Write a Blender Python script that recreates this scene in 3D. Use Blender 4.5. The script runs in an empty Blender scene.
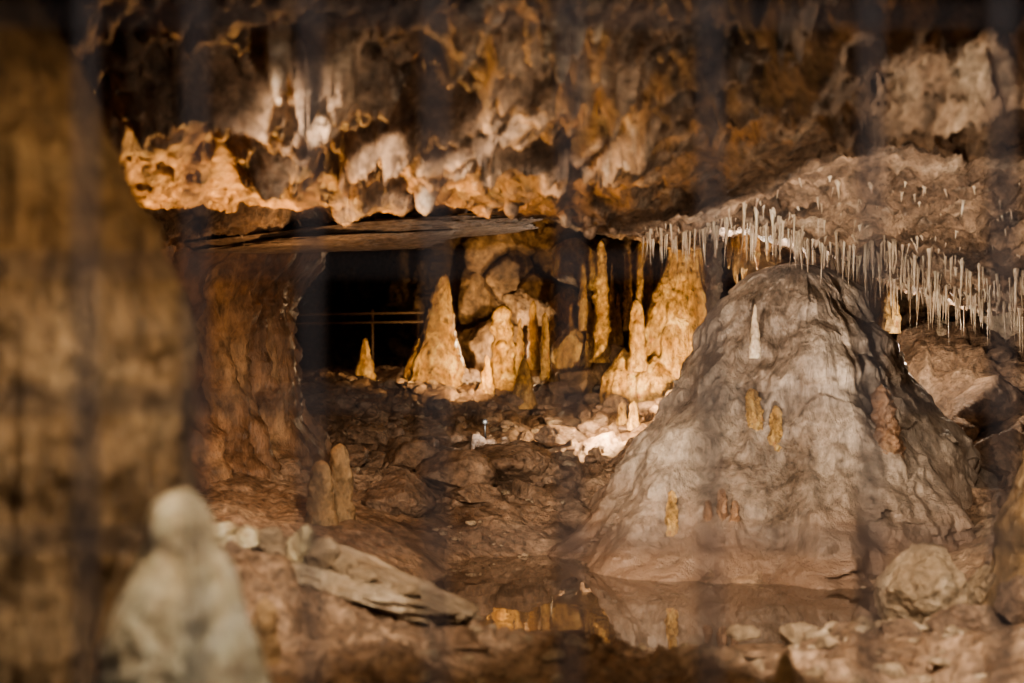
import bpy, math, numpy as np
from mathutils import Vector
from mathutils.bvhtree import BVHTree
rng=np.random.RandomState(7)
CZ=1.4; F=1500.0
def W(px,py,d): return np.array([(px-512)/F*d, d, CZ-(py-341.5)/F*d])
# ---------------------------------------------------------------- noise
perm=rng.permutation(256); grads=rng.normal(size=(256,3)); grads/=np.linalg.norm(grads,axis=1)[:,None]
rnd=rng.rand(256,8)
def hsh(ix,iy,iz): return perm[(perm[(perm[ix&255]+iy)&255]+iz)&255]
def pn(P):
    i=np.floor(P).astype(int); f=P-i; u=f*f*f*(f*(f*6-15)+10); r=np.zeros(len(P))
    for a in (0,1):
        wa=u[:,0] if a else 1-u[:,0]
        for b in (0,1):
            wb=u[:,1] if b else 1-u[:,1]
            for c in (0,1):
                wc=u[:,2] if c else 1-u[:,2]
                g=grads[hsh(i[:,0]+a,i[:,1]+b,i[:,2]+c)]
                r+=wa*wb*wc*((f[:,0]-a)*g[:,0]+(f[:,1]-b)*g[:,1]+(f[:,2]-c)*g[:,2])
    return r*1.5
def fbm(P,s,o=4,g=0.5):
    r=np.zeros(len(P)); a=1.
    for k in range(o): r+=a*pn(P*s+k*17.3); s*=2.03; a*=g
    return r
def ridge(P,s,o=4,g=0.5):
    r=np.zeros(len(P)); a=1.
    for k in range(o): r+=a*(0.5-np.abs(pn(P*s+k*9.1))*1.6); s*=2.1; a*=g
    return r
def blocks(P,s,tilt=0.8):
    Q=P*s; i=np.floor(Q).astype(int); best=np.full(len(P),9e9); val=np.zeros(len(P))
    for a in (-1,0,1):
        for b in (-1,0,1):
            for c in (-1,0,1):
                h=hsh(i[:,0]+a,i[:,1]+b,i[:,2]+c); R=rnd[h]
                dv=np.stack([i[:,0]+a+R[:,0]-Q[:,0],i[:,1]+b+R[:,1]-Q[:,1],i[:,2]+c+R[:,2]-Q[:,2]],1)
                d=(dv**2).sum(1); v=(R[:,3]-.5)+tilt*((R[:,4:7]-.5)*dv).sum(1)
                m=d<best; best[m]=d[m]; val[m]=v[m]
    return val
# ---------------------------------------------------------------- thin plate spline
class TPS:
    def __init__(s,pts,lam=0.02):
        p=np.array(pts,float); s.x=p[:,:2]; n=len(p)
        K=s.k(s.x,s.x)+lam*np.eye(n); A=np.zeros((n+3,n+3)); A[:n,:n]=K
        A[:n,n]=1; A[:n,n+1:]=s.x; A[n,:n]=1; A[n+1:,:n]=s.x.T
        s.w=np.linalg.solve(A,np.r_[p[:,2],0,0,0])
    def k(s,a,b):
        r2=((a[:,None,:]-b[None])**2).sum(2)+1e-9; return 0.5*r2*np.log(r2)
    def __call__(s,X):
        out=[]
        for c in range(0,len(X),40000):
            q=X[c:c+40000]; out.append(s.k(q,s.x)@s.w[:-3]+s.w[-3]+q@s.w[-2:])
        return np.concatenate(out)
mc=W(795,262,10.3)
# ---------------------------------------------------------------- floor
fl=[(0,-1,.1),(-3,-1,.2),(3,-1,.1),(0,2,.12),(-2.5,2,.3),(2.5,2,.3),(0,3.5,.16),(-2.5,4,.5),(2.5,4,.4),(0,5,.16),(-1,5,.36),(1,5,.08),(2,5.2,.14),
    (-3,6,.7),(-5,8,.9),(3,6,.4),(5,8,.8),(-5,12,1),(6,12,1.6),(-4,16,1),(-5,21,1),(0,21,1.1),(5,17,1.6)]
for a in [(230,552,6),(330,578,6.2),(430,608,6.4),(512,644,6.6),(620,658,6.6),(740,662,6.7),(860,645,6.9),(1000,640,6.9),(1010,595,7.8),
          (290,540,8.3),(400,540,9.0),(300,505,9.6),(440,546,9.8),(560,546,9.9),(380,500,10.3),(500,487,11),(400,460,11.8),(560,448,12.5),(450,425,13),
          (520,405,14),(400,386,15),(520,385,15.5),(600,398,14),(660,398,14),(740,370,14.5),(350,385,15),(350,372,18),
          (880,560,9.3),(950,520,9.6),(1010,480,10),(950,440,11.2),(1010,390,11.3),(930,345,11.9),(1024,345,12),(1010,545,8.7),(250,520,8.8),(640,440,12)]:
    fl.append(tuple(W(*a)))
for px,d in [(470,8.7),(560,8.2),(700,7.9),(640,8.9),(800,8.2),(850,8.5),(500,9.1),(760,8.8),(470,7.9),(600,7.5),(720,7.4),(810,7.6)]:
    fl.append(((px-512)/F*d,d,-.16))
ftps=TPS(fl,0.01)
def sm(x,a,b):
    t=np.clip((x-a)/(b-a),0,1); return t*t*(3-2*t)
def floorH(X):
    z=ftps(X); P=np.c_[X,np.zeros(len(X))]
    y=X[:,1]; x=X[:,0]
    rub=np.maximum(sm(y,9.8,11)*sm(x,-3,-1)*(1-sm(x,0.6,1.6)), sm(x,2.6,3.2)*sm(y,8.5,9.5)*.9)
    near=1-sm(y,6.6,7.4)
    pool=np.exp(-(((x-.7)/1.7)**4+((y-8.2)/1.2)**4))
    amp=(1-.85*pool)
    z=z+fbm(P,.9,5,.5)*.08*amp+ridge(P,3.1,4,.6)*.03*amp
    z=z+blocks(P+.3*np.c_[fbm(P,1,2),fbm(P+9,1,2),0*x],2.6,.9)*(.12*rub+.05*near)*amp+blocks(P+5,6,.9)*(.07*rub+.03*near+.015)*amp
    t=fbm(P+31,1.6,3); z=z+near*.022*np.round(t*5)
    z=z+near*blocks(P+11,14,.9)*.02
    r=np.hypot(x-mc[0],y-mc[1])+fbm(P+50,1.3,3)*.16
    shelf=.11*(1-sm(r,1.5,1.9))-.04+fbm(P+60,5,3)*.03+blocks(P+70,7,.9)*.035
    z=np.where(r<1.9,np.maximum(z,shelf),z)
    return z
def grid_mesh(name,V,mat,flip=False):
    ny,nx=V.shape[:2]; n=ny*nx
    idx=np.arange(n).reshape(ny,nx); q=np.stack([idx[:-1,:-1],idx[:-1,1:],idx[1:,1:],idx[1:,:-1]],-1).reshape(-1,4)
    if flip: q=q[:,::-1]
    return raw(name,V.reshape(-1,3),q,mat)
def raw(name,V,q,mat,origin=None):
    me=bpy.data.meshes.new(name); V=np.asarray(V,float); q=np.asarray(q); k=q.shape[1]
    if origin is None: origin=np.zeros(3)
    V=V-origin
    me.vertices.add(len(V)); me.vertices.foreach_set('co',V.astype(np.float32).ravel())
    me.loops.add(q.size); me.loops.foreach_set('vertex_index',q.astype(np.int32).ravel())
    me.polygons.add(len(q)); me.polygons.foreach_set('loop_start',(np.arange(len(q))*k).astype(np.int32))
    me.polygons.foreach_set('use_smooth',np.ones(len(q),bool)); me.update(calc_edges=True); me.validate()
    me.materials.append(mat); ob=bpy.data.objects.new(name,me); ob.location=origin
    bpy.context.collection.objects.link(ob); return ob
# ---------------------------------------------------------------- materials
def rock(name,cols,rough=.5,bump=.5,scale=2.,zs=1.,fine=30.,pale=None,spec=.5,pr=(.53,.66),ov=.7,mud=None):
    m=bpy.data.materials.new(name); m.use_nodes=True; nt=m.node_tree; N=nt.nodes; L=nt.links
    b=N['Principled BSDF']; tc=N.new('ShaderNodeTexCoord'); mp=N.new('ShaderNodeMapping'); mp.inputs['Scale'].default_value=(1,1,zs)
    L.new(tc.outputs['Object'],mp.inputs[0])
    n1=N.new('ShaderNodeTexNoise'); n1.inputs['Scale'].default_value=scale; n1.inputs['Detail'].default_value=9; n1.inputs['Roughness'].default_value=.65; n1.inputs['Distortion'].default_value=.6
    L.new(mp.outputs[0],n1.inputs['Vector'])
    cr=N.new('ShaderNodeValToRGB'); e=cr.color_ramp.elements
    pos=np.linspace(.32,.68,len(cols)); e[0].position=pos[0]; e[0].color=(*cols[0],1); e[1].position=pos[-1]; e[1].color=(*cols[-1],1)
    for p,c in list(zip(pos,cols))[1:-1]:
        x=e.new(p); x.color=(*c,1)
    L.new(n1.outputs['Fac'],cr.inputs[0]); col=cr.outputs[0]
    n2=N.new('ShaderNodeTexNoise'); n2.inputs['Scale'].default_value=fine; n2.inputs['Detail'].default_value=6; n2.inputs['Roughness'].default_value=.7
    L.new(mp.outputs[0],n2.inputs['Vector'])
    ct=N.new('ShaderNodeMapRange'); ct.inputs[1].default_value=.3; ct.inputs[2].default_value=.7; L.new(n2.outputs['Fac'],ct.inputs[0])
    mx=N.new('ShaderNodeMix'); mx.data_type='RGBA'; mx.blend_type='OVERLAY'; mx.inputs[0].default_value=ov
    L.new(col,mx.inputs[6]); L.new(ct.outputs[0],mx.inputs[7]); col=mx.outputs[2]
    if pale:
        n3=N.new('ShaderNodeTexNoise'); n3.inputs['Scale'].default_value=scale*1.3; n3.inputs['Detail'].default_value=9; n3.inputs['Roughness'].default_value=.75
        ad=N.new('ShaderNodeVectorMath'); ad.operation='ADD'; ad.inputs[1].default_value=(7,3,5); L.new(mp.outputs[0],ad.inputs[0]); L.new(ad.outputs[0],n3.inputs['Vector'])
        r3=N.new('ShaderNodeMapRange'); r3.inputs[1].default_value=pr[0]; r3.inputs[2].default_value=pr[1]; L.new(n3.outputs['Fac'],r3.inputs[0])
        m2=N.new('ShaderNodeMix'); m2.data_type='RGBA'; L.new(r3.outputs[0],m2.inputs[0]); L.new(col,m2.inputs[6]); m2.inputs[7].default_value=(*pale,1); col=m2.outputs[2]
    if mud:
        sx=N.new('ShaderNodeSeparateXYZ'); L.new(tc.outputs['Object'],sx.inputs[0])
        ma=N.new('ShaderNodeMath'); ma.operation='MULTIPLY_ADD'; L.new(n1.outputs['Fac'],ma.inputs[0]); ma.inputs[1].default_value=-1.6; L.new(sx.outputs[2],ma.inputs[2])
        r4=N.new('ShaderNodeMapRange'); r4.inputs[1].default_value=mud[1]-.8; r4.inputs[2].default_value=mud[2]-.8; r4.inputs[3].default_value=.9; r4.inputs[4].default_value=0; L.new(ma.outputs[0],r4.inputs[0])
        m3=N.new('ShaderNodeMix'); m3.data_type='RGBA'; L.new(r4.outputs[0],m3.inputs[0]); L.new(col,m3.inputs[6]); m3.inputs[7].default_value=(*mud[0],1); col=m3.outputs[2]
    L.new(col,b.inputs['Base Color'])
    rr=N.new('ShaderNodeMapRange'); rr.inputs[1].default_value=.3; rr.inputs[2].default_value=.7; rr.inputs[3].default_value=rough-.15; rr.inputs[4].default_value=rough+.2
    L.new(n1.outputs['Fac'],rr.inputs[0]); L.new(rr.outputs[0],b.inputs['Roughness'])
    b.inputs['Specular IOR Level'].default_value=spec
    vo=N.new('ShaderNodeTexVoronoi'); vo.inputs['Scale'].default_value=fine*.6; L.new(mp.outputs[0],vo.inputs['Vector'])
    sub=N.new('ShaderNodeMath'); sub.operation='MULTIPLY_ADD'; L.new(vo.outputs['Distance'],sub.inputs[0]); sub.inputs[1].default_value=-.35; L.new(n2.outputs['Fac'],sub.inputs[2])
    b1=N.new('ShaderNodeBump'); b1.inputs['Strength'].default_value=bump; b1.inputs['Distance'].default_value=.03; L.new(sub.outputs[0],b1.inputs['Height'])
    b2=N.new('ShaderNodeBump'); b2.inputs['Strength'].default_value=bump; b2.inputs['Distance'].default_value=.15; L.new(n1.outputs['Fac'],b2.inputs['Height']); L.new(b1.outputs[0],b2.inputs['Normal'])
    L.new(b2.outputs[0],b.inputs['Normal']); return m
M_floor=rock('muddy_rock',[(.10,.06,.038),(.20,.13,.085),(.30,.205,.14),(.42,.31,.22)],.42,.8,1.7,fine=20)
M_ceil=rock('ceiling_rock',[(.026,.016,.011),(.125,.078,.049),(.30,.20,.13),(.46,.35,.25)],.55,.95,1.8,fine=14,pale=(.52,.43,.34),pr=(.58,.70))
M_wall=rock('wall_rock',[(.06,.036,.022),(.2,.13,.075),(.34,.235,.14)],.6,.9,1.6,fine=14)
M_drap=rock('drapery_flowstone',[(.095,.052,.03),(.21,.122,.07),(.34,.225,.13)],.4,.7,1.8,zs=.35,fine=14)
M_mound=rock('mound_flowstone',[(.12,.09,.068),(.22,.172,.136),(.32,.262,.212),(.43,.36,.295)],.33,.7,1.7,zs=.45,fine=22,pale=(.54,.465,.40),pr=(.54,.74),ov=.6,mud=((.19,.118,.078),.1,.5))
M_ledge=rock('ledge_rock',[(.12,.086,.062),(.24,.18,.135),(.38,.3,.23)],.5,.8,2.5,fine=20)
M_gold=rock('golden_calcite',[(.26,.13,.04),(.48,.30,.115),(.70,.50,.25)],.45,.9,6,zs=.6,fine=20,ov=.85)
M_pale=rock('pale_calcite',[(.36,.27,.18),(.56,.45,.33),(.74,.64,.52)],.45,.6,5,zs=.6,fine=24,ov=.5)
M_white=rock('white_calcite',[(.42,.32,.18),(.64,.55,.37),(.82,.77,.62)],.4,.6,6,zs=.6,fine=18,ov=.5)
M_ochre=rock('ochre_flowstone',[(.13,.082,.04),(.26,.17,.09),(.41,.29,.165)],.5,.8,3.0,zs=.7,fine=14,ov=.65)
M_rubble=rock('rubble_rock',[(.13,.083,.057),(.25,.17,.12),(.40,.30,.22)],.5,.9,3,fine=20)
M_beige=rock('beige_rock',[(.24,.17,.11),(.42,.32,.22),(.6,.5,.38)],.55,.9,3.5,fine=22,ov=.5)
def water():
    m=bpy.data.materials.new('pool_water'); m.use_nodes=True; nt=m.node_tree; b=nt.nodes['Principled BSDF']
    b.inputs['Base Color'].default_value=(.075,.05,.034,1); b.inputs['Roughness'].default_value=.012; b.inputs['IOR'].default_value=1.75
    n=nt.nodes.new('ShaderNodeTexNoise'); n.inputs['Scale'].default_value=5; n.inputs['Detail'].default_value=2
    bp=nt.nodes.new('ShaderNodeBump'); bp.inputs['Strength'].default_value=.04; bp.inputs['Distance'].default_value=.02
    tc=nt.nodes.new('ShaderNodeTexCoord'); nt.links.new(tc.outputs['Object'],n.inputs['Vector'])
    nt.links.new(n.outputs['Fac'],bp.inputs['Height']); nt.links.new(bp.outputs[0],b.inputs['Normal']); return m
def metal(name,c,r=.5,met=.6):
    m=bpy.data.materials.new(name); m.use_nodes=True; nt=m.node_tree; b=nt.nodes['Principled BSDF']; b.inputs['Metallic'].default_value=met
    n=nt.nodes.new('ShaderNodeTexNoise'); n.inputs['Scale'].default_value=40
    cr=nt.nodes.new('ShaderNodeValToRGB'); cr.color_ramp.elements[0].color=(*[v*.6 for v in c],1); cr.color_ramp.elements[1].color=(*c,1)
    nt.links.new(n.outputs['Fac'],cr.inputs[0]); nt.links.new(cr.outputs[0],b.inputs['Base Color']); b.inputs['Roughness'].default_value=r; return m
# ---------------------------------------------------------------- fans
def fan(nx,ys):
    u=np.linspace(-1,1,nx); Y=np.repeat(ys[:,None],nx,1); X=u[None]*(2.6+.30*np.maximum(ys,0))[:,None]
    return X,Y
ysf=np.r_[np.linspace(-1.5,4.5,60)[:-1],np.linspace(4.5,12,440)[:-1],np.linspace(12,22,230)]
X,Y=fan(580,ysf); Z=floorH(np.c_[X.ravel(),Y.ravel()]).reshape(X.shape)
grid_mesh('floor',np.stack([X,Y,Z],-1),M_floor)
# ---------------------------------------------------------------- ceiling
cl=[(x,y,3.0+.1*math.sin(x*2)) for x in (-3,-1,1,3) for y in (-1,2,4)]
for px in (60,200,350,512,680,850,1000): cl.append(tuple(W(px,-10,5.5))); cl.append(tuple(W(px,95,6.5)))
for a in [(40,196,7.4),(130,200,7.4),(230,200,7.4),(330,198,7.4),(430,196,7.5),(520,196,7.7),(600,212,8.0),(700,185,7.7),(850,145,7.7),(1010,120,7.6),
          (690,205,8.4),(850,175,8.4),(1010,180,8.4),
          (150,240,9.2),(250,230,9.3),(350,220,9.4),(450,208,9.5),(540,212,9.6),(610,232,9.4),(700,215,9.5),(850,222,9.5),(1010,254,9.5),
          (700,218,10.5),(790,232,10.5),(900,272,10.6),(1010,300,10.6),(600,228,14),(700,235,14),(640,228,12.5),(850,262,12),(1000,298,12)]:
    cl.append(tuple(W(*a)))
for x,y,z in [(-2.6,8.3,2.3),(-1.6,8.3,2.34),(-.8,8.4,2.34),(-.1,8.6,2.26),(-2.5,11,2.6),(-1.2,11,2.6),(-.2,11,2.5),(-2,14,2.8),(-.5,14,2.8),(-3,18,2.9),(0,18,2.9),(3,17,2.6),(-4,21,2.9),(4,21,2.7),(5.5,11,2.2),(5,8,2.6),(-5,8,2.3),(-5,12,2.5)]:
    cl.append((x,y,z))
ctps=TPS(cl,0.005)
def ceilH(X):
    z=ctps(X); P=np.c_[X,np.zeros(len(X))]; x=X[:,0]; y=X[:,1]
    front=sm(y,4,5.5)*(1-sm(y,6.4,7.6)); right=sm(x,.3,1.2)*sm(y,7.5,8.5)
    wp=P+.4*np.c_[fbm(P+3,.8,3),fbm(P+8,.8,3),0*x]
    sh=wp.copy(); sh[:,0]+=.6*wp[:,1]
    z=z-(ridge(sh*np.array([1.3,.55,1]),.85,6,.56)-.25)*(.40*front+.06+.01*right)
    z=z+blocks(wp,2.0,1.)*(.15*front+.06*(1-right))+blocks(wp+4,5,1.)*(.05+.03*front)+fbm(P,7,4,.6)*.035
    z=z-right*(.05*ridge(P,3.5,4,.6)+.04*blocks(wp+2,3.2,1.))
    return z
ysc=np.r_[np.linspace(-1.5,4.5,50)[:-1],np.linspace(4.5,12,560)[:-1],np.linspace(12,22,130)]
X,Y=fan(640,ysc); Z=ceilH(np.c_[X.ravel(),Y.ravel()]).reshape(X.shape)
grid_mesh('ceiling',np.stack([X,Y,Z],-1),M_ceil,True)
# ---------------------------------------------------------------- walls
def wall(name,plan,mat,z0,z1,nu,nz,dispf,lean=None,flip=False):
    p=np.array(plan,float); s=np.r_[0,np.cumsum(np.linalg.norm(np.diff(p,axis=0),axis=1))]; u=np.linspace(0,s[-1],nu)
    c=np.c_[np.interp(u,s,p[:,0]),np.interp(u,s,p[:,1])]
    k=max(3,int(nu*.5/s[-1]))|1; ker=np.hanning(k+2)[1:-1]; ker/=ker.sum()
    cp=np.pad(c,((k//2,k//2),(0,0)),'edge'); c=np.c_[np.convolve(cp[:,0],ker,'valid'),np.convolve(cp[:,1],ker,'valid')]
    t=np.gradient(c,axis=0); t/=np.linalg.norm(t,axis=1)[:,None]; n=np.c_[t[:,1],-t[:,0]]
    if flip: n=-n
    z=np.linspace(z0,z1,nz); V=np.zeros((nz,nu,3)); V[...,:2]=c[None]; V[...,2]=z[:,None]
    d=dispf(V.reshape(-1,3)).reshape(nz,nu)
    if lean is not None: d=d+lean(z)[:,None]
    V[...,0]+=d*n[None,:,0]; V[...,1]+=d*n[None,:,1]
    return grid_mesh(name,V,mat,flip)
def craggy(P): return blocks(P,1.5,1.1)*.4+blocks(P+3,4,1.)*.14+fbm(P,2,4)*.12
wall('wall_back',[(-5.5,21),(-1.9,21),(-1.2,18.5),(-.5,17.2),(.4,16.6),(1.6,16),(2.3,14.8),(2.9,13.4),(3.8,12.7),(5.6,12.2)],M_wall,.2,3.4,520,200,craggy)
wall('wall_right',[(5.6,12.6),(4.6,10),(3.9,8),(3.1,6),(2.7,3),(2.7,-1.5)],M_wall,-.2,3.4,380,140,craggy)
def flutes(P):
    Q=P*np.array([1,1,.18]); return ridge(Q+.2*np.c_[fbm(P,1,2),0*P[:,0],0*P[:,0]],2.3,3,.55)*.18+fbm(P,2.2,5,.55)*.10
wall('wall_left',[(-3.0,-1.5),(-2.9,3),(-3.1,6),(-2.8,8.2),(-2.4,9.4),(-2.05,10.3),(-1.75,11.2),(-1.85,12),(-2.5,13.2),(-3.4,16),(-4.2,21.5)],M_drap,-.1,3.2,640,240,flutes,
     lean=lambda z: .36*np.exp(-((z-.35)/.4)**2)+.26*np.exp(-((z-2.1)/.25)**2),flip=False)
# ---------------------------------------------------------------- lathe
def lathe(base,prof,nr=60,ns=48,amp=.06,ns_scale=6,flute=0.,lean=(0,0),seed=0,asym=None,sq=(1,1)):
    p=np.array(prof,float); t=np.linspace(0,1,nr)
    s=np.r_[0,np.cumsum(np.linalg.norm(np.diff(p,axis=0),axis=1))]; s/=s[-1]
    h=np.interp(t,s,p[:,0]); r=np.interp(t,s,p[:,1])
    k=max(3,int(nr*.07))|1; ker=np.hanning(k+2)[1:-1]; ker/=ker.sum()
    rr=np.convolve(np.pad(r,k//2,'reflect',reflect_type='odd'),ker,'valid'); hh=np.convolve(np.pad(h,k//2,'reflect',reflect_type='odd'),ker,'valid')
    rr=np.maximum(rr,0); rr[-1]=0
    th=np.linspace(0,2*np.pi,ns,endpoint=False); f=(hh-hh[0])/max(1e-6,(hh[-1]-hh[0]))
    R=np.repeat(rr[:,None],ns,1)
    cx,cy=np.cos(th),np.sin(th)
    if asym is not None: R=R*asym(th,f)
    V=np.stack([R*cx*sq[0]+lean[0]*f[:,None],R*cy*sq[1]+lean[1]*f[:,None],np.repeat(hh[:,None],ns,1)],-1)
    P=V.reshape(-1,3)+seed*3.7; R0=max(rr)
    d=fbm(P/R0*.5,ns_scale*.35,4,.55)*amp*R0*1.6
    if flute:
        Q=np.stack([np.tile(cx*2,(nr,1)),np.tile(cy*2,(nr,1)),np.repeat(hh[:,None],ns,1)*.5/R0*.4],-1).reshape(-1,3)+seed
        d+=ridge(Q,1.6,3,.5)*flute*R0
    fade=np.clip(rr/(R0*.15),0,1)
    d=d.reshape(nr,ns)*(.15+.85*fade[:,None])
    d*=np.clip(R/R0*1.5,.25,1)
    d[-1]=0
    V[...,0]+=d*cx; V[...,1]+=d*cy
    idx=np.arange(nr*ns).reshape(nr,ns); nx=np.roll(idx,-1,1)
    q=np.stack([idx[:-1],nx[:-1],nx[1:],idx[1:]],-1).reshape(-1,4)
    return V.reshape(-1,3)+np.array(base),q
def join(parts):
    Vs=[];Qs=[];o=0
    for V,q in parts: Vs.append(V);Qs.append(q+o);o+=len(V)
    return np.concatenate(Vs),np.concatenate(Qs)
def obj(name,parts,mat,origin=None):
    V,q=join(parts)
    if origin is None: origin=np.array([V[:,0].mean(),V[:,1].mean(),V[:,2].min()])
    return raw(name,V,q,mat,origin)
# mound -----------------------------------------------------------
mp=[(-.25,1.95),(-.05,1.78),(.08,1.62),(.25,1.43),(.6,1.16),(.95,.91),(1.3,.69),(1.55,.53),(1.72,.42),(1.84,.31),(1.91,.19),(1.945,.0)]
def masym(th,f): return (1+.07*np.cos(th-math.pi)*(1-f[:,None])+.06*np.sin(3*th+1)[None]*(1-f[:,None])+.04*np.sin(5*th+2)[None])
mv,mq=lathe((mc[0],mc[1],0),mp,nr=340,ns=480,amp=.065,ns_scale=9,flute=.045,asym=masym,seed=2)
nn=fbm(mv*np.array([1,1,.5]),6,5,.6)*.022+fbm(mv,2.2,3)*.10+blocks(mv*np.array([1,1,.6]),3.0,1.)*.05
cen=np.array([mc[0],mc[1],0]); dr=(mv-cen)[:,:2]; rl=np.linalg.norm(dr,axis=1)[:,None]+1e-6
mv[:,:2]+=dr/rl*(nn*np.clip(rl[:,0]*2,0,1))[:,None]
raw('flowstone_mound',mv,mq,M_mound,np.array([mc[0],mc[1],0]))
mb=BVHTree.FromPolygons([tuple(v) for v in mv],[tuple(int(i) for i in q) for q in mq])
def ground(px,py):
    """where the sight line through this point of the photograph meets cave floor or mound"""
    d=np.arange(3,21,.01); P=np.c_[(px-512)/F*d,d]; z=CZ-(py-341.5)/F*d; h=floorH(P)
    k=np.argmax(h>=z); df=d[k] if (h>=z).any() else 20.
    dirv=Vector(((px-512)/F,1,-(py-341.5)/F)); hit=mb.ray_cast(Vector((0,0,CZ)),dirv.normalized())
    if hit[0] is not None and hit[0].y<df: return np.array(hit[0]),hit[0].y
    return W(px,py,df),df
def fh(x,y): return float(floorH(np.array([[x,y]]))[0])
def chh(x,y): return float(ceilH(np.array([[x,y]]))[0])
# ---------------------------------------------------------------- stalagmites
def stal(px,yb,yt,w,mat,d=None,kind='cone',seed=0,amp=.1,lean=0,name='stalagmite',nr=70,ns=40,sink=.12):
    if d is None: g,d=ground(px,yb)
    else: g=W(px,yb,d)
    k=d/F; H=(yb-yt)*k; r=w*k/2; s=sink
    if kind=='cone': pr=[(-s,r*1.15),(0,r),(H*.25,r*.78),(H*.55,r*.52),(H*.8,r*.36),(H*.93,r*.24),(H*.99,r*.1),(H,0)]
    elif kind=='finger': pr=[(-s,r*1.1),(0,r),(H*.2,r*.85),(H*.6,r*.75),(H*.85,r*.6),(H*.95,r*.38),(H,0)]
    elif kind=='knob': pr=[(-s,r*1.1),(0,r),(H*.2,r*.85),(H*.42,r*.62),(H*.6,r*.42),(H*.7,r*.3),(H*.75,r*.34),(H*.86,r*.27),(H*.95,r*.17),(H,0)]
    elif kind=='lumpy': pr=[(-s,r*1.1),(0,r),(H*.12,r*.7),(H*.22,r*.9),(H*.33,r*.6),(H*.45,r*.85),(H*.55,r*.6),(H*.68,r*.75),(H*.78,r*.5),(H*.9,r*.55),(H*.97,r*.3),(H,0)]
    elif kind=='pillar': pr=[(-s,r*1.3),(0,r*1.1),(H*.1,r*.8),(H*.3,r*.9),(H*.45,r*.75),(H*.7,r*.95),(H*.9,r*.8),(H*.98,r*1.2),(H,0)]
    return obj(name,[lathe(g,pr,nr=nr,ns=ns,amp=amp,seed=seed,flute=.05,lean=(lean*k,0))],mat,origin=g)
stal(432,376,272,58,M_gold,d=15,kind='knob',seed=1,lean=12,amp=.10,nr=110,ns=70)
stal(503,380,304,32,M_gold,d=15,kind='lumpy',seed=2,amp=.16)
stal(533,358,300,12,M_gold,d=15.4,kind='finger',seed=3)
stal(524,396,358,24,M_gold,d=14,kind='cone',seed=4)
stal(601,350,240,19,M_gold,d=14.2,kind='lumpy',seed=5,amp=.18,nr=120)
stal(637,358,298,19,M_gold,d=13.6,kind='finger',seed=6)
stal(714,352,236,17,M_pale,d=12.6,kind='pillar',seed=7,name='cave_column',nr=120,amp=.16)
stal(588,398,374,10,M_gold,kind='finger',seed=8)
stal(552,372,330,16,M_gold,d=14.8,kind='cone',seed=47)
stal(574,345,300,14,M_gold,d=14.6,kind='finger',seed=48)
for i,(px,yb,yt,w) in enumerate([(618,345,292,11),(650,330,285,10),(662,300,262,9),(545,350,312,9),(487,385,355,14),(560,396,370,12),(590,345,300,10),(628,300,250,9),(612,330,262,8),(583,300,262,9),(520,345,318,8),(640,290,246,8)]): stal(px,yb,yt,w,M_gold,d=14.4,kind='finger' if i%2 else 'cone',seed=70+i,nr=50,ns=24,sink=.3,amp=.18)
for i,(px,yb,yt,w) in enumerate([(622,422,402,11),(634,424,401,13),(612,398,378,12),(656,408,395,12)]): stal(px,yb,yt,w,M_gold,kind='finger',seed=20+i,nr=30,ns=20,sink=.05)
stal(321,520,460,32,M_ochre,d=8.9,kind='finger',seed=9,sink=.3)
stal(340,512,443,30,M_ochre,d=9.1,kind='finger',seed=10,sink=.3)
stal(757,412,388,17,M_gold,kind='finger',seed=11,lean=-6,amp=.2)
stal(776,436,405,15,M_gold,kind='finger',seed=12,amp=.2)
stal(672,524,490,13,M_gold,kind='finger',seed=13,amp=.2)
stal(755,340,304,11,M_pale,kind='cone',seed=14)
stal(890,446,384,26,M_drap,kind='finger',seed=15,amp=.3,lean=-8)
stal(722,512,488,12,M_drap,kind='finger',seed=49,amp=.2); stal(735,518,500,10,M_drap,kind='finger',seed=50,amp=.2); stal(708,516,500,10,M_drap,kind='finger',seed=51,amp=.2)
stal(365,372,338,20,M_gold,d=15.5,kind='cone',seed=16)
stal(890,318,288,20,M_gold,d=11.6,kind='finger',seed=17)
def lp(px,yb,yt,rs,d,seed,amp=.08,fl=.06,zb=.25):
    k=d/F; b=W(px,yb,d); H=(yb-yt)*k; n=len(rs); pr=[(-zb,rs[0]*k*1.1)]+[(H*i/(n-1),r*k) for i,r in enumerate(rs)]
    if rs[-1]>0: pr.append((H+.01,0))
    return lathe(b,pr,nr=110,ns=90,amp=amp,seed=seed,flute=fl)
obj('flowstone_column',[lp(686,400,232,[62,52,47,40,34,29,24,20,17,22],14,1,.12,.1),lp(655,398,355,[26,24,20,12,0],13.7,2),lp(624,392,348,[24,22,17,10,0],13.8,3),
   lp(655,360,318,[18,17,15,9,0],14.0,4),lp(716,360,330,[22,20,17,10,0],13.9,5),lp(668,300,262,[15,13,9,4,0],13.9,6)],M_gold)
def hang(name,items,mat):
    parts=[]
    for i,(px,yt,yb,w,d) in enumerate(items):
        k=d/F; x=(px-512)*k; zt=max(chh(x,d)+.06,W(px,yt,d)[2]); zb=W(px,yb,d)[2]; H=zt-zb; r=w*k/2
        pr=[(0,0),(.03*H,.25*r),(.2*H,.5*r),(.5*H,.7*r),(.8*H,.9*r),(H,1.25*r),(H+.02,0)]
        parts.append(lathe((x,d,zb),pr,nr=60,ns=28,amp=.16,seed=i))
    obj(name,parts,mat)
hang('stalactite',[(744,198,292,12,10.9),(736,205,284,16,11.1),(757,210,270,10,10.8),(768,215,262,9,10.9),(729,210,270,10,11.2)],M_gold)
hang('stalactite',[(590,150,240,40,8.2),(566,160,228,34,8.0),(615,160,236,30,8.3)],M_ceil)
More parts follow.
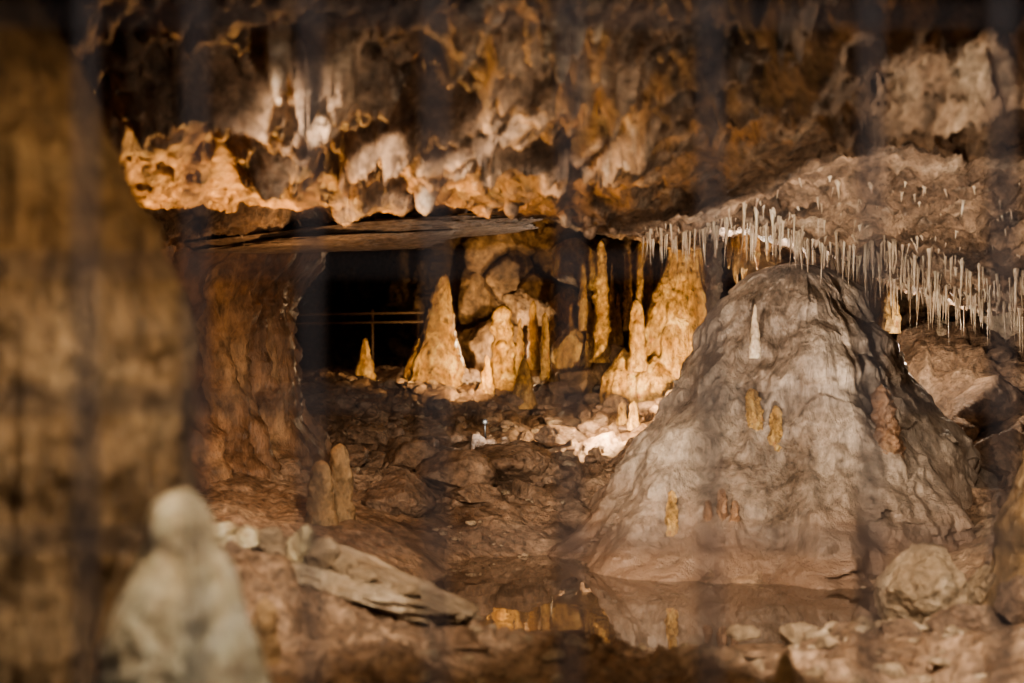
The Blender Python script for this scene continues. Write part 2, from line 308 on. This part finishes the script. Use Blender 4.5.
hang('stalactite',[(560,-30,84,34,5.6),(578,-20,60,28,5.55),(546,-20,64,24,5.6),(596,-20,44,26,5.6)],M_pale)
hang('stalactite',[(425,60,216,60,7.3),(512,90,220,46,7.6)],M_ceil)
def straws(name,regions,mat):
    parts=[]
    r2=np.random.RandomState(3)
    for (pa,pb,da,db,n,l0,l1) in regions:
        px=r2.uniform(pa,pb,n); d=r2.uniform(da,db,n); x=(px-512)/F*d
        z=ceilH(np.c_[x,d])
        for i in range(n):
            H=l0+(l1-l0)*r2.rand()**1.8; r=r2.uniform(.003,.009)*(1+H*1.5); ns=7
            th=np.linspace(0,2*np.pi,ns,endpoint=False); hs=np.array([.05,0,-.15*H,-.6*H,-H]); rs=np.array([2.2,1.7,1.,.7,.12])*r
            lx=r2.normal(0,.01,2)
            V=np.stack([x[i]+rs[:,None]*np.cos(th)+lx[0]*(-hs/H)[:,None],d[i]+rs[:,None]*np.sin(th)+0*hs[:,None],z[i]+np.repeat(hs[:,None],ns,1)],-1).reshape(-1,3)
            idx=np.arange(5*ns).reshape(5,ns); nx=np.roll(idx,-1,1)
            parts.append((V,np.stack([idx[:-1],idx[1:],nx[1:],nx[:-1]],-1).reshape(-1,4)))
    obj(name,parts,mat)
straws('soda_straw_stalactites',[(640,800,8.9,10.6,190,.02,.27),(790,1060,9.6,11,460,.02,.34),(700,1060,8.4,9.5,110,.02,.10),(190,330,9.0,9.6,20,.02,.06)],M_pale)
# ---------------------------------------------------------------- rocks
import bmesh
_ico={}
def ico(n):
    if n not in _ico:
        bm=bmesh.new(); bmesh.ops.create_icosphere(bm,subdivisions=n,radius=1); _ico[n]=(np.array([v.co[:] for v in bm.verts]),np.array([[v.index for v in f.verts] for f in bm.faces])); bm.free()
    return _ico[n]
def rockgeo(c,s,seed,sub=4,npl=14,tilt=(0,0)):
    r=np.random.RandomState(seed); V,q=ico(sub); n=r.normal(size=(npl,3)); n/=np.linalg.norm(n,axis=1)[:,None]; dd=r.uniform(.55,.9,npl)
    dt=V@n.T; R=np.where(dt>.05,dd[None]/np.maximum(dt,.05),9); R=np.minimum(R.min(1),1.05)
    P=V*R[:,None]; P=P*(1+.10*fbm(P+seed*2.3,1.6,4)[:,None]+.05*fbm(P+seed,6,3)[:,None])
    P=P*np.array([s[0],s[1],s[2]]); P[:,2]+=tilt[0]*P[:,0]+tilt[1]*P[:,1]
    return P+np.array(c),q
def boulder(px,py,w,h,mat,d=None,seed=0,name='boulder',dep=.9,sub=5,npl=14,tilt=(0,0),up=.62):
    yb=py+h/2
    if d is None: g,d=ground(px,yb)
    else: g=W(px,yb,d)
    k=d/F; sx,sz=w*k/1.65,h*k/1.5
    c=(g[0],g[1]+sx*.3*(dep/.9),g[2]+sz*up)
    return obj(name,[rockgeo(c,(sx,sx*dep,sz),seed,sub,npl,tilt)],mat)
for i,b in enumerate([(398,490,62,42),(455,468,66,36),(505,460,80,38),(410,455,50,30),(470,492,50,18),(540,470,38,22),(440,440,46,18),(350,452,30,20),(370,432,44,18),(560,432,40,18)]):
    boulder(*b,M_floor if i!=0 else M_rubble,seed=30+i,npl=10,up=.45)
for i,b in enumerate([(926,588,92,66,7.1),(990,590,48,40,7.3),(975,632,70,44,6.5),(1018,604,36,44,7.0),(860,625,22,34,6.8),(905,640,60,30,6.6),(1010,560,40,30,8.0),(800,636,40,18,6.7),(745,634,30,14,6.8)]):
    boulder(*b[:4],M_beige if i in(0,1,7,8) else M_rubble,d=b[4],seed=60+i,sub=6 if i==0 else 5)
for i,b in enumerate([(985,405,70,50,11),(1010,450,60,44,10.2),(950,430,50,34,11),(940,335,60,36,12.2),(1000,325,60,44,12.2),(985,360,60,30,11.8),(985,500,50,34,9.6)]):
    boulder(*b[:4],M_floor if i not in (3,4) else M_pale,d=b[4],seed=210+i,npl=22)
for i,b in enumerate([(580,262,44,40,15),(600,290,50,40,15.2),(573,305,40,36,15),(625,262,36,50,15),(572,350,42,50,14.6),(610,365,40,36,14.2),(645,270,40,60,14.8),(575,380,40,24,14.2),(560,325,30,30,15.2),(640,300,40,40,14.8),(590,325,38,34,14.8)]):
    boulder(*b[:4],M_wall if i%2 else M_gold,d=b[4],seed=90+i,name='fallen_rock')
for i,b in enumerate([(500,245,70,60,16.6),(535,300,40,50,16.2),(480,290,50,60,16.8),(510,270,60,50,16.5),(545,350,50,60,15.8),(478,350,50,60,16.4)]):
    boulder(*b[:4],M_wall,d=b[4],seed=120+i,name='fallen_rock')
lc=W(335,229,9.3)
obj('rock_ledge',[rockgeo((lc[0],lc[1]+.45,lc[2]),(1.45,.75,.06),301,6,18,(.07,-.02)),rockgeo((lc[0]-.3,lc[1]+.6,lc[2]-.06),(1.2,.7,.06),302,6,18,(.05,0)),rockgeo((lc[0]+.4,lc[1]+.3,lc[2]+.05),(.9,.5,.05),303,6,18,(.05,0))],M_ledge)
for i,b in enumerate([(296,572,280,38,6.1),(250,560,90,20,6.2),(405,602,90,18,6.2),(400,640,200,24,5.8),(640,668,240,22,6.2),(330,655,160,30,5.4),(520,640,150,14,6.4),(770,650,110,14,6.7)]):
    boulder(*b[:4],M_beige if i in (0,1,2) else M_floor,d=b[4],seed=150+i,name='rock_slab',dep=.5 if i else .75,npl=26,tilt=(-.26,.03) if i==0 else (0,0),sub=6 if i==0 else 5,up=.4 if i>2 else .9)
for i,b in enumerate([(240,541,50,20),(300,546,28,32),(322,555,30,24),(212,536,40,24),(275,553,28,16),(358,576,40,14),(405,590,36,12),(268,538,24,18),(345,565,24,16)]):
    boulder(*b[:4],M_white if i in(0,1,3) else M_beige,d=6.0,seed=180+i,name='limestone_chunk',up=.7)
def rubble(name,areas,mat,seed):
    r=np.random.RandomState(seed); parts=[]
    for (pa,pb,da,db,n,s0,s1) in areas:
        for i in range(n):
            d=r.uniform(da,db); px=r.uniform(pa,pb); x=(px-512)/F*d; s=s0+(s1-s0)*r.rand()**2.5
            parts.append(rockgeo((x,d,fh(x,d)+s*.2),(s,s*r.uniform(.6,1),s*r.uniform(.45,.8)),int(r.randint(1e6)),3,9))
    obj(name,parts,mat)
rubble('rubble_pile',[(345,570,13,15.5,190,.025,.12),(380,600,10.6,13,70,.02,.09),(560,700,12.6,14.3,60,.04,.14)],M_rubble,1)
rubble('pebble_scatter',[(400,1000,6.2,7.1,180,.012,.05),(230,440,6.0,6.6,60,.01,.04),(860,1020,6.6,8.6,70,.02,.09),(430,700,9.5,10.2,40,.01,.05),(600,900,8.5,9.0,50,.012,.05),(420,1010,5.0,6.6,110,.015,.06),(350,580,10.5,15,130,.015,.06)],M_beige,2)
# ---------------------------------------------------------------- foreground
def prof_px(pts,d):
    k=d/F; return [(CZ-(py-341.5)*k,hw*k) for py,hw in pts]
d=3.8; x=(15-512)/F*d
obj('stalagmite_column',[lathe((x,d,0),prof_px([(900,225),(760,195),(683,165),(600,148),(500,158),(400,168),(330,162),(280,148),(200,118),(120,86),(60,53),(20,34),(-10,18),(-25,0)],d),nr=260,ns=240,amp=.07,ns_scale=9,flute=.09,seed=4)],M_ochre,origin=np.array([x,d,0.2]))
d=3.15; x=(182-512)/F*d
obj('stalagmite',[lathe((x,d,0),prof_px([(940,120),(760,92),(683,78),(650,76),(620,67),(590,54),(565,42),(547,34),(530,33),(512,31),(498,23),(491,10),(489,0)],d),nr=150,ns=110,amp=.07,ns_scale=9,flute=.06,seed=5)],M_white,origin=np.array([x,d,.2]))
stal(265,668,598,34,M_ochre,d=5.2,kind='finger',seed=44)
stal(785,700,652,24,M_ochre,d=5.0,kind='finger',seed=45)
stal(1062,600,370,150,M_ochre,d=7.3,kind='cone',seed=46,name='flowstone_buttress',nr=140,ns=100)
raw('pool_water',[(-1.4,6.7,0),(3.2,6.7,0),(3.2,10.2,0),(-1.4,10.2,0)],[[0,1,2,3]],water(),np.array([1.,8.5,0]))
# ---------------------------------------------------------------- metal
def tube(a,b,r,ns=10):
    a=np.array(a,float);b=np.array(b,float);t=(b-a)/np.linalg.norm(b-a); u=np.cross(t,[0,0,1.] if abs(t[2])<.9 else [1.,0,0]);u/=np.linalg.norm(u);v=np.cross(t,u)
    th=np.linspace(0,2*np.pi,ns,endpoint=False); ring=r*(np.cos(th)[:,None]*u+np.sin(th)[:,None]*v)
    V=np.r_[a+ring*.01,a+ring,b+ring,b+ring*.01]; idx=np.arange(4*ns).reshape(4,ns);nx=np.roll(idx,-1,1)
    return V,np.stack([idx[:-1],nx[:-1],nx[1:],idx[1:]],-1).reshape(-1,4)
fx=[-.455,-.338,-.215,-.082,.062,.211,.382]; fx=[fx[0]-.13*k for k in range(8,0,-1)]+fx+[fx[-1]+.14*k for k in range(1,9)]
yf=1.6; parts=[tube((x,yf,.05),(x,yf,2.85),.0068) for x in fx]+[tube((fx[0],yf+.01,z),(fx[-1],yf+.01,z),.004) for z in (.1,.35,.6,.87,1.187,1.337,1.482,1.75,2.05,2.4,2.75)]
obj('wire_mesh_fence',parts,metal('grey_steel',(.42,.39,.39),.6,.2))
hx0,hx1=W(322,0,17)[0],W(425,0,17)[0]; parts=[]
for py in (313,322): z=W(0,py,17)[2]; parts.append(tube((hx0-.6,17.3,z-.02),(hx1,16.8,z),.014))
for px in (372,418): x=W(px,0,17)[0]; parts.append(tube((x,17.05,fh(x,17.05)-.1),(x,17.05,W(0,309,17)[2]),.018))
obj('handrail',parts,metal('rail_wood',(.3,.2,.12),.6))
lg,_=ground(485,438); lq=lg+np.array([0,0,.13])
obj('lamp_stake',[tube((lq[0],lq[1]+.06,lg[2]-.1),(lq[0],lq[1]+.06,lq[2]),.007),tube((lq[0],lq[1]+.045,lq[2]),(lq[0],lq[1]+.09,lq[2]),.024)],metal('lamp_steel',(.03,.03,.03)))
# ---------------------------------------------------------------- lights
def light(name,kind,loc,power,col,r=.04,target=None,angle=70,blend=.6):
    l=bpy.data.lights.new(name,kind); l.energy=power; l.color=col; l.shadow_soft_size=r
    if kind=='SPOT': l.spot_size=math.radians(angle); l.spot_blend=blend
    o=bpy.data.objects.new(name,l); o.location=loc; bpy.context.collection.objects.link(o)
    if target is not None: o.rotation_euler=(Vector(target)-Vector(loc)).to_track_quat('-Z','Y').to_euler()
OR=(1,.50,.15); WA=(1,.71,.42); NE=(1,.83,.65); WH=(1,.9,.78)
light('cave_or_fill_spot','SPOT',(-1.2,7.75,.9),300,OR,.04,(-1.0,7.45,2.2),110)
light('cave_or_fill_spot','SPOT',tuple(W(492,392,13.4)+[0,0,.12]),220,(1,.64,.3),.03,tuple(W(436,325,15)),75)
light('cave_or_fill_lamp','POINT',tuple(W(505,345,15.9)),30,WA,.03)
light('cave_or_fill_spot','SPOT',tuple(W(604,400,12.1)),75,WA,.03,tuple(W(604,440,12.4)),130)
light('cave_or_fill_lamp','POINT',tuple(lq),2.2,WH,.034)
light('cave_or_fill_spot','SPOT',tuple(W(668,418,12.3)+[0,0,.1]),220,(1,.68,.36),.04,tuple(W(672,310,14)),85)
light('cave_or_fill_spot','SPOT',tuple(W(745,330,10.9)),140,WH,.04,tuple(W(760,190,9.4)),140)
light('cave_or_fill_lamp','POINT',tuple(W(930,335,11.1)),20,NE,.04)
light('cave_or_fill_spot','SPOT',(1.35,7.05,.3),280,(1,.85,.70),.06,(2.1,9.4,2.25),62)  # added unseen uplight, brightens straws and right ceiling
light('cave_or_fill_spot','SPOT',(-1.7,4.6,2.2),740,(1,.82,.64),.10,(1.7,9.5,.65),48)  # added fill spot for the mound front, no fixture there
light('cave_or_fill_spot','SPOT',(.1,4.2,2.3),620,NE,.10,(-.4,9.6,.1),43)  # added overhead fill to make the middle floor readable
light('cave_or_fill_spot','SPOT',(-.55,3.9,2.5),280,NE,.06,(-.9,6.1,.5),42)  # added fill spot for the left bank slab and chunks
light('cave_or_fill_spot','SPOT',(1.4,4.2,2.4),480,NE,.06,(2.0,7.0,.1),56)  # added fill spot on the right foreground rocks
light('cave_or_fill_spot','SPOT',(.3,2.7,2.5),130,WA,.06,(.5,5.4,.2),72)  # added fill spot lifting the dark near floor
light('cave_or_fill_spot','SPOT',(-.1,2.3,2.6),75,WH,.06,(-.75,3.2,.9),50)
light('cave_or_fill_spot','SPOT',(-.2,2.4,2.2),36,WA,.1,(-1.3,3.6,1.2),70)
light('cave_or_fill_spot','SPOT',(2.2,5.3,1.7),50,NE,.05,(.8,6.9,2.4),95)  # added side spot, grazes the ceiling to bring out its relief
light('cave_or_fill_spot','SPOT',(.2,5.2,.6),48,NE,.05,(-.3,6.4,2.5),100)
light('cave_or_fill_lamp','POINT',(-1.3,9.2,1.5),9,(1,.55,.24),.06)  # added unseen fill for the left drapery wall
light('cave_or_fill_lamp','POINT',(.6,-.6,2.2),26,(1,.94,.93),.1)  # added fill behind the camera, lights the fence wires
w=bpy.data.worlds.new('cave_world'); bpy.context.scene.world=w; w.use_nodes=True; w.node_tree.nodes['Background'].inputs[0].default_value=(1,.8,.6,1); w.node_tree.nodes['Background'].inputs[1].default_value=.03
# ---------------------------------------------------------------- camera
cam=bpy.data.cameras.new('camera'); co=bpy.data.objects.new('camera',cam); bpy.context.collection.objects.link(co)
co.location=(0,0,CZ); co.rotation_euler=(math.pi/2,0,0); cam.sensor_width=36; cam.lens=36*F/1024
cam.dof.use_dof=True; cam.dof.focus_distance=11; cam.dof.aperture_fstop=1.25; cam.clip_end=100
bpy.context.scene.camera=co
vs=bpy.context.scene.view_settings; vs.view_transform='AgX'; vs.exposure=.75
try: vs.look='AgX - Medium High Contrast'
except Exception as e: print(e)
